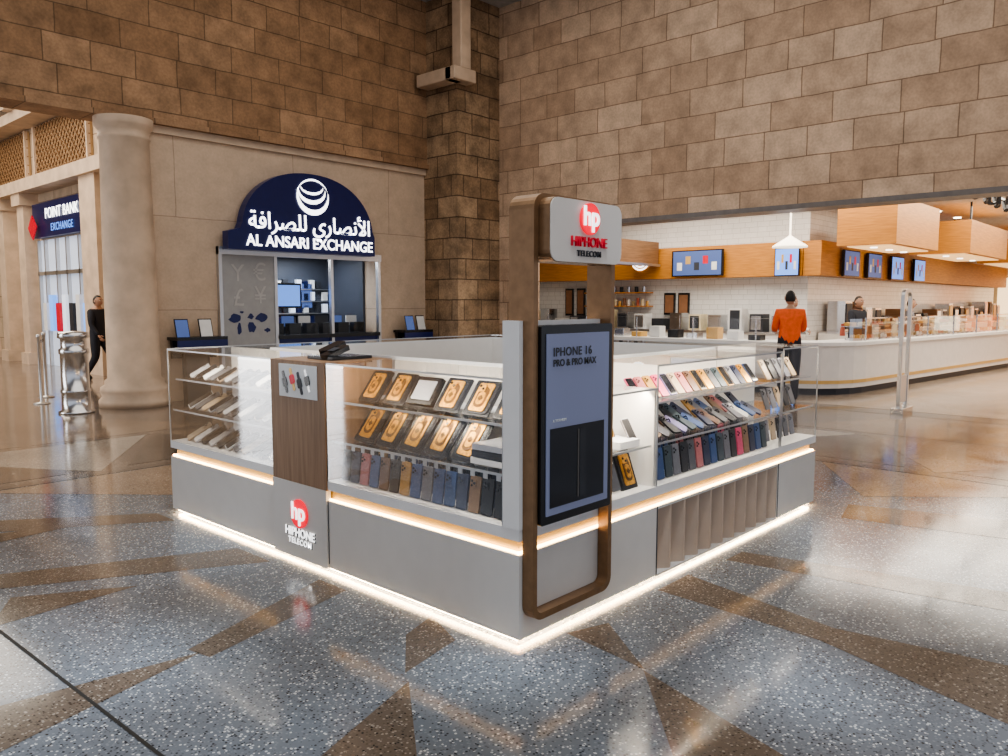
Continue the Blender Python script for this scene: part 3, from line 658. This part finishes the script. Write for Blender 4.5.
for i in range(34):
    x=12.2+i*.29; y=2.35-(x-12)*.095+.32
    g.rp((x+.1,y,.94),(1,0,0),(0,1,0),(0,0,1),.26,.3,.04,CHROME,.02)
    for k in range(5): g.tube((x+.02+.04*k,y-.08+.07*((k*2)%3),.95),(x+.02+.04*k,y-.08+.07*((k*2)%3),1.02),.03,FOOD[(i+k//3)%6],8,.018)
    if i%5==0: g.tube((x-.03,y-.22,.92),(x-.03,y-.22,1.32),.012,CHROME,6); g.box(x-.04,x+1.4,y-.24,y-.2,1.31,1.335,CHROME)
    if i%4==0: g.tube((x,y+.2,1.0),(x,y+.2,1.22),.05,[FOOD[2],DARK,FOOD[1]][i%3],8,.03)
    if i%2==0: g.rp((x+.15,y+.12,1.17),(1,0,0),(0,1,0),(0,0,1),.4,.2,.012,CHROME); g.rp((x+.15,y+.12,1.21),(1,0,0),(0,1,0),(0,0,1),.3,.15,.06,FOOD[(i//2)%6],.03)
for i in range(11):
    y=3.9+i*.42; g.rp((11.12,y+.1,.97+.03*(i%3)),(1,0,0),(0,1,0),(0,0,1),.24,.24,.1+.06*(i%3),[BLACK,WHITE,FOOD[0],CHROME][i%4],.02);
    if i%3==0: g.tube((10.86,y,.92),(10.86,y,1.32),.012,CHROME,6)
g.build('counter_food',fc)
g=MB(); g.box(14.3,14.98,4.62,13.4,0,.9,WHITE); g.box(14.28,14.98,4.62,13.4,.9,.95,CHROME)
random.seed(11)
for i in range(16):
    y=4.9+i*.52; h=.2+.35*random.random(); g.box(14.5,14.85,y,y+.32,.95,.95+h,[CHROME,DARK,WHITE,CHROME,FOOD[1]][i%5]); g.box(14.48,14.5,y+.04,y+.28,.99,.91+h,[DARK,CHROME][i%2])
g.box(14.7,14.98,8.6,10.6,1.5,1.53,WOODO); g.box(14.7,14.98,8.6,10.6,1.85,1.88,WOODO)
for i in range(14): g.tube((14.85,8.7+i*.14,1.53),(14.85,8.7+i*.14,1.65+.04*(i%3)),.04,FOOD[i%6],8)
for i in range(8): g.tube((14.85,8.8+i*.23,1.88),(14.85,8.8+i*.23,2.02),.05,[CHROME,BLACK][i%2],8)
g.build('kitchen_counter')
g=MB(); g.box(15.6,34,3.9,4.58,0,.9,WHITE); g.box(15.6,34,3.88,4.58,.9,.95,CHROME)
for i in range(24):
    x=15.9+i*.7; h=.25+.45*random.random(); g.box(x,x+.45,4.1,4.5,.95,.95+h,[CHROME,DKOAK,WHITE,CHROME,DARK][i%5]); g.box(x+.04,x+.41,4.08,4.1,1.0,.9+h,[DARK,GOLD,CHROME][i%3])
g.build('servery_counter')
g=MB()
for y in (11.3,10.9): g.box(14.93,14.99,y-.13,y+.13,1.25,2.0,BLACK); g.box(14.92,14.93,y-.1,y+.1,1.3,1.95,FOOD[5])
for y in (8.1,7.7): g.box(14.93,14.99,y-.15,y+.15,1.3,1.85,BLACK); g.box(14.92,14.93,y-.12,y+.12,1.35,1.8,FOOD[5])
g.build('framed_menu_board')
g=MB(); g.lathe([(.02,3.88),(.02,2.98),(.05,2.95),(.34,2.76),(.35,2.73),(.31,2.74),(.04,2.9)],13.3,4.35,emit('pendant_shade',(1,.9,.75),1.2),24); g.build('pendant_lamp')
g=MB(); DL=emit('downlight',(1,.85,.62),9)
for i in range(12):
    for j in range(5):
        x=11.5+i*2+.4*(j%2); y=-6+j*2.3
        g.disc((x,y,3.885),(1,0,0),(0,1,0),(0,0,-1),.09,.02,DL,12)
g.build('ceiling_downlights')
g=MB()
for i in range(16):
    x=19+i*1; y=.9+.6*math.sin(i*2.1); g.tube((x,y,3.9),(x,y,3.3),.008,BLACK,6); g.tube((x,y,3.34),(x,y,3.2),.05,BLACK,10,.1); g.disc((x,y,3.2),(1,0,0),(0,1,0),(0,0,-1),.09,.02,DL,12)
g.build('hanging_spotlights')
g=MB()
for y in (1.2,-.5): g.box(10.8,30,y,y+.04,3.7,3.74,BLACK); g.box(10.8,10.83,y,y+.04,3.74,3.9,BLACK); g.box(29.9,29.93,y,y+.04,3.74,3.9,BLACK)
for i in range(14):
    x=11.2+i*.9; g.tube((x,1.22,3.7),(x-.12,1.15,3.5),.06,BLACK,10); g.tube((x,-.48,3.7),(x-.12,-.52,3.5),.06,BLACK,10)
g.build('track_spotlights')
text('shop_sign','thebuy',.5,(12.6,.15,3.33),(R(90),0,R(-50)),BLACK,None,.03)
g=MB()
for i in range(18):
    x=18+i*.8; y=-3-.2*i
    g.box(x,x+.6,y,y+.7,0,.9,[WOODO,WHITE,DKOAK][i%3]); g.box(x,x+.6,y,y+.7,.9,.93,CHROME)
    for k in range(4): g.tube((x+.1+.13*k,y+.3,.93),(x+.1+.13*k,y+.3,1.1+.08*((i+k)%3)),.05,FOOD[(i+k)%6],8,.035)
g.build('market_stalls')
g=MB()
for i in range(10): g.box(34.6,34.95,-8+i*1.3,-7.1+i*1.3,.4,2.6,emit('shop_glow_%d'%i,[(1,.75,.45),(1,.9,.7),(.9,.4,.2)][i%3],1.6))
g.build('lit_shelving')
area('fc_light_1',(12.6,6,3.8),3,7,340,(1,.93,.82)); area('fc_light_2',(17,1,3.8),9,3,460,(1,.9,.76)); area('fc_light_3',(27,-1,3.8),10,7,540,(1,.85,.65)); area('fc_light_4',(13,-5,3.8),5,6,220,(1,.93,.85))
def gate(x,y):
    g=MB(); P=[]
    w,h,r=.4,1.8,.12
    for cx,cz,a0 in ((w/2-r,r*.2+.12,-90),(w/2-r,h-r,0),(-w/2+r,h-r,90),(-w/2+r,.12+r*.2,180)):
        for i in range(6):
            t=R(a0+90*i/5); P.append((x+cx+r*math.cos(t),y,max(.02,cz+r*math.sin(t))))
    g.band(P,(0,1,0),.05,.05,ALU); g.box(x-.17,x+.17,y+.01,y+.04,.15,.55,ALU); g.box(x-.24,x+.24,y-.06,y+.11,0,.08,CHROME)
    g.build('security_gate',bevel=.004)
gate(9.75,1.08)

# ------------------------------------------------------------------ PEOPLE
SKIN=mat('skin',(.42,.24,.16),.5,nz=.06); HAIR=mat('hair_black',(.012,.01,.01),.6); SHOE=mat('shoe_leather',(.02,.018,.016),.4); LIPS=mat('lips',(.35,.12,.1),.5)
def skinmesh(verts,edges,rad,root=0,sub=2):
    me=bpy.data.meshes.new('tmp'); me.from_pydata(verts,edges,[]); ob=bpy.data.objects.new('tmp',me); COL.objects.link(ob)
    md=ob.modifiers.new('s','SKIN'); md.use_smooth_shade=True
    for i,r in enumerate(rad):
        sv=me.skin_vertices[0].data[i]; sv.radius=r if isinstance(r,tuple) else (r,r); sv.use_root=(i==root)
    sb=ob.modifiers.new('u','SUBSURF'); sb.levels=sub; sb.render_levels=sub
    dg=bpy.context.evaluated_depsgraph_get(); ev=ob.evaluated_get(dg); m2=bpy.data.meshes.new_from_object(ev)
    vs=[v.co.copy() for v in m2.vertices]; fs=[tuple(p.vertices) for p in m2.polygons]
    bpy.data.objects.remove(ob); bpy.data.meshes.remove(me); bpy.data.meshes.remove(m2); return vs,fs
def person(name,loc,head,top,pants,J={},H=1.75,hair=HAIR,long_sleeve=True,cap=None):
    j=dict(pel=(0,0,.95),sp=(0,0,1.12),ch=(0,.01,1.32),nk=(0,0,1.47),hb=(0,.01,1.56),
      sL=(-.18,0,1.41),eL=(-.23,-.03,1.13),wL=(-.23,.06,.89),sR=(.18,0,1.41),eR=(.23,-.03,1.13),wR=(.23,.06,.89),
      hL=(-.09,0,.9),kL=(-.1,.02,.5),aL=(-.1,-.02,.09),tL=(-.11,.13,.035),hR=(.09,0,.9),kR=(.1,.02,.5),aR=(.1,-.02,.09),tR=(.11,.13,.035))
    j.update(J); names=list(j); idx={n:i for i,n in enumerate(names)}
    E=[('pel','sp'),('sp','ch'),('ch','nk'),('nk','hb'),('ch','sL'),('sL','eL'),('eL','wL'),('ch','sR'),('sR','eR'),('eR','wR'),('pel','hL'),('hL','kL'),('kL','aL'),('aL','tL'),('pel','hR'),('hR','kR'),('kR','aR'),('aR','tR')]
    rad=dict(pel=(.17,.13),sp=(.16,.12),ch=(.19,.13),nk=.06,hb=.055,sL=.085,eL=.055,wL=.035,sR=.085,eR=.055,wR=.035,hL=.115,kL=.08,aL=.055,tL=.045,hR=.115,kR=.08,aR=.055,tR=.045)
    vs,fs=skinmesh([j[n] for n in names],[(idx[a],idx[b]) for a,b in E],[rad[n] for n in names],idx['pel'])
    seg=[(a,b,('skin' if (b=='hb') else 'skin' if b in('wL','wR') and not long_sleeve else 'shoe' if b in('tL','tR') else 'pants' if b in('hL','hR','kL','kR','aL','aR') else 'top')) for a,b in E]
    M={'top':top,'pants':pants,'skin':SKIN,'shoe':SHOE}
    g=MB(); ks={k:g.k(v) for k,v in M.items()}
    def near(p):
        best=9;lab='top'
        for a,b,l in seg:
            A=Vector(j[a]);B=Vector(j[b]); d=B-A; t=max(0,min(1,(p-A).dot(d)/d.dot(d))); q=(A+d*t-p).length
            if q<best: best=q;lab=l
        if lab=='top' and p.z<.97 and abs(p.x)<.2: lab='pants'
        if lab=='skin' and p.z<1.475 and abs(p.x)<.12: lab='top'
        return lab
    g.v=[tuple(v) for v in vs]
    for f in fs:
        c=sum((vs[i] for i in f),Vector())/len(f); g.f.append(list(f)); g.mi.append(ks[near(c)]); g.sm.append(True)
    hb=Vector(j['hb']); C=hb+Vector((0,.015,.08)); 
    nu,nv=20,14; hv=[];hf=[]
    for a in range(nv+1):
        ph=math.pi*a/nv
        for b in range(nu):
            th=2*math.pi*b/nu; x=.078*math.sin(ph)*math.cos(th); y=.098*math.sin(ph)*math.sin(th); z=.122*math.cos(ph)
            if z<-.03: x*=1-.28*(-z-.03)/.09; y*= (1-.15*(-z-.03)/.09)
            hv.append(C+Vector((x,y,z)))
    for a in range(nv):
        for b in range(nu): hf.append((a*nu+b,a*nu+(b+1)%nu,(a+1)*nu+(b+1)%nu,(a+1)*nu+b))
    hk=g.k(hair if cap is None else cap); o=len(g.v); g.v+=[tuple(v) for v in hv]
    for f in hf:
        c=sum((hv[i] for i in f),Vector())/4-C; ishair=(c.z>.055+(.35*c.y if c.y>0 else 0) or (c.y<-.01 and c.z>-.05))
        g.f.append([o+i for i in f]); g.mi.append(hk if ishair else ks['skin']); g.sm.append(True)
    g.tube(C+Vector((0,.088,.01)),C+Vector((0,.118,-.025)),.008,SKIN,8,.014)
    g.rp(C+Vector((0,.09,-.055)),(1,0,0),(0,.2,1),(0,1,0),.045,.012,.012,LIPS,.005)
    for sx in (-1,1):
        g.rp(C+Vector((sx*.03,.087,.012)),(1,0,0),(0,0,1),(0,1,0),.026,.012,.008,WHITE,.005); g.rp(C+Vector((sx*.03,.092,.012)),(1,0,0),(0,0,1),(0,1,0),.011,.011,.006,BLACK,.005)
        g.rp(C+Vector((sx*.03,.09,.032)),(1,0,0),(0,0,1),(0,1,0),.034,.007,.008,hair)
        g.rp(C+Vector((sx*.08,-.005,0)),(0,1,0),(0,0,1),(1,0,0),.03,.055,.014,SKIN,.013)
    for s,e,w in ((-1,'eL','wL'),(1,'eR','wR')):
        W=Vector(j[w]); d=(W-Vector(j[e])).normalized(); side=Vector((0,1,0)) if abs(d.y)<.8 else Vector((0,0,1)); side=(side-d*side.dot(d)).normalized()
        inn=d.cross(side)
        if inn.x*s>0: inn=-inn
        v2,f2=skinmesh([tuple(W-d*.01),tuple(W+d*.04),tuple(W+d*.085)],[(0,1),(1,2)],[(.022,.018),(.034,.016),(.036,.014)],0,1)
        g.add(v2,f2,SKIN,True)
        for k in range(4):
            b0=W+d*.07+side*(.028-.019*k); ln=[.075,.085,.078,.06][k]
            p1=b0+d*ln*.45+inn*.004; p2=p1+d*ln*.3+inn*.016; p3=p2+d*ln*.2+inn*.018
            v2,f2=skinmesh([tuple(b0),tuple(p1),tuple(p2),tuple(p3)],[(0,1),(1,2),(2,3)],[.0095,.009,.008,.007],0,1); g.add(v2,f2,SKIN,True)
        b0=W+d*.03+side*.025; p1=b0+side*.028+d*.022+inn*.01; p2=p1+d*.03+side*.004+inn*.008
        v2,f2=skinmesh([tuple(b0),tuple(p1),tuple(p2)],[(0,1),(1,2)],[.012,.0105,.0085],0,1); g.add(v2,f2,SKIN,True)
    zmin=min(v[2] for v in g.v); g.v=[(x,y,z-zmin) for x,y,z in g.v]
    ob=g.build(name); sc=H/1.75; ob.scale=(sc,)*3; ob.location=loc; ob.rotation_euler=(0,0,R(head)); return ob
ORANGE=mat('orange_shirt',(.85,.13,.025),.7,nz=.1,ns=20); DKC=mat('dark_cloth',(.015,.016,.025),.8); GREYC=mat('grey_cloth',(.2,.2,.22),.8); WHC=mat('white_cloth',(.7,.7,.7),.8)
person('customer_in_orange',(9.75,2.82,0),-55,ORANGE,DKC,dict(eL=(-.22,.04,1.15),wL=(-.16,.26,1.12),eR=(.22,.04,1.15),wR=(.16,.26,1.12)),1.8,long_sleeve=False)
person('walking_man',(3.72,14.95,0),-150,DKC,DKC,dict(kL=(-.1,.22,.53),aL=(-.1,.26,.1),tL=(-.1,.4,.07),kR=(.1,.0,.5),aR=(.1,-.24,.15),tR=(.1,-.12,.04),eL=(-.24,-.12,1.15),wL=(-.23,-.05,.9),eR=(.24,.05,1.14),wR=(.23,.2,.95)),1.78)
person('counter_staff',(12.7,4.0,0),150,WHC,DKC,dict(eL=(-.24,.06,1.15),wL=(-.18,.27,1.08),eR=(.24,.06,1.15),wR=(.18,.27,1.08)),1.72,cap=BLACK)
person('counter_staff',(14.0,3.2,0),160,DKC,DKC,dict(eR=(.24,.08,1.15),wR=(.16,.28,1.12)),1.74)
person('counter_staff',(16.5,2.9,0),190,GREYC,DKC,{},1.7)

# ------------------------------------------------------------------ LIGHT
w=bpy.data.worlds.new('world'); bpy.context.scene.world=w; w.use_nodes=True
bg=w.node_tree.nodes['Background']; bg.inputs[0].default_value=(.80,.85,.97,1); bg.inputs[1].default_value=.78
area('skylight',(2,1,ZC-.05),13,13,640,(1,.94,.86))
area('wall_wash_left',(4,7.8,7.6),9,1.5,35,(1,.82,.64),rot=(R(35),0,0))
l=bpy.data.lights.new('roof_daylight','SPOT'); l.energy=3200; l.color=(.78,.89,1); l.spot_size=R(100); l.spot_blend=.6; l.shadow_soft_size=.3
l.use_nodes=True; nt=l.node_tree; em=nt.nodes['Emission']; tc=nt.nodes.new('ShaderNodeTexCoord')
nn=nt.nodes.new('ShaderNodeTexNoise'); nn.inputs['Scale'].default_value=9; nn.inputs['Detail'].default_value=2.0; nt.links.new(tc.outputs['Normal'],nn.inputs['Vector'])
rp_=nt.nodes.new('ShaderNodeValToRGB'); rp_.color_ramp.elements[0].position=.45; rp_.color_ramp.elements[1].position=.72; nt.links.new(nn.outputs['Fac'],rp_.inputs[0]); nt.links.new(rp_.outputs[0],em.inputs['Strength'])
o=bpy.data.objects.new('roof_daylight',l); o.location=(-.6,-1.0,7.6); COL.objects.link(o)
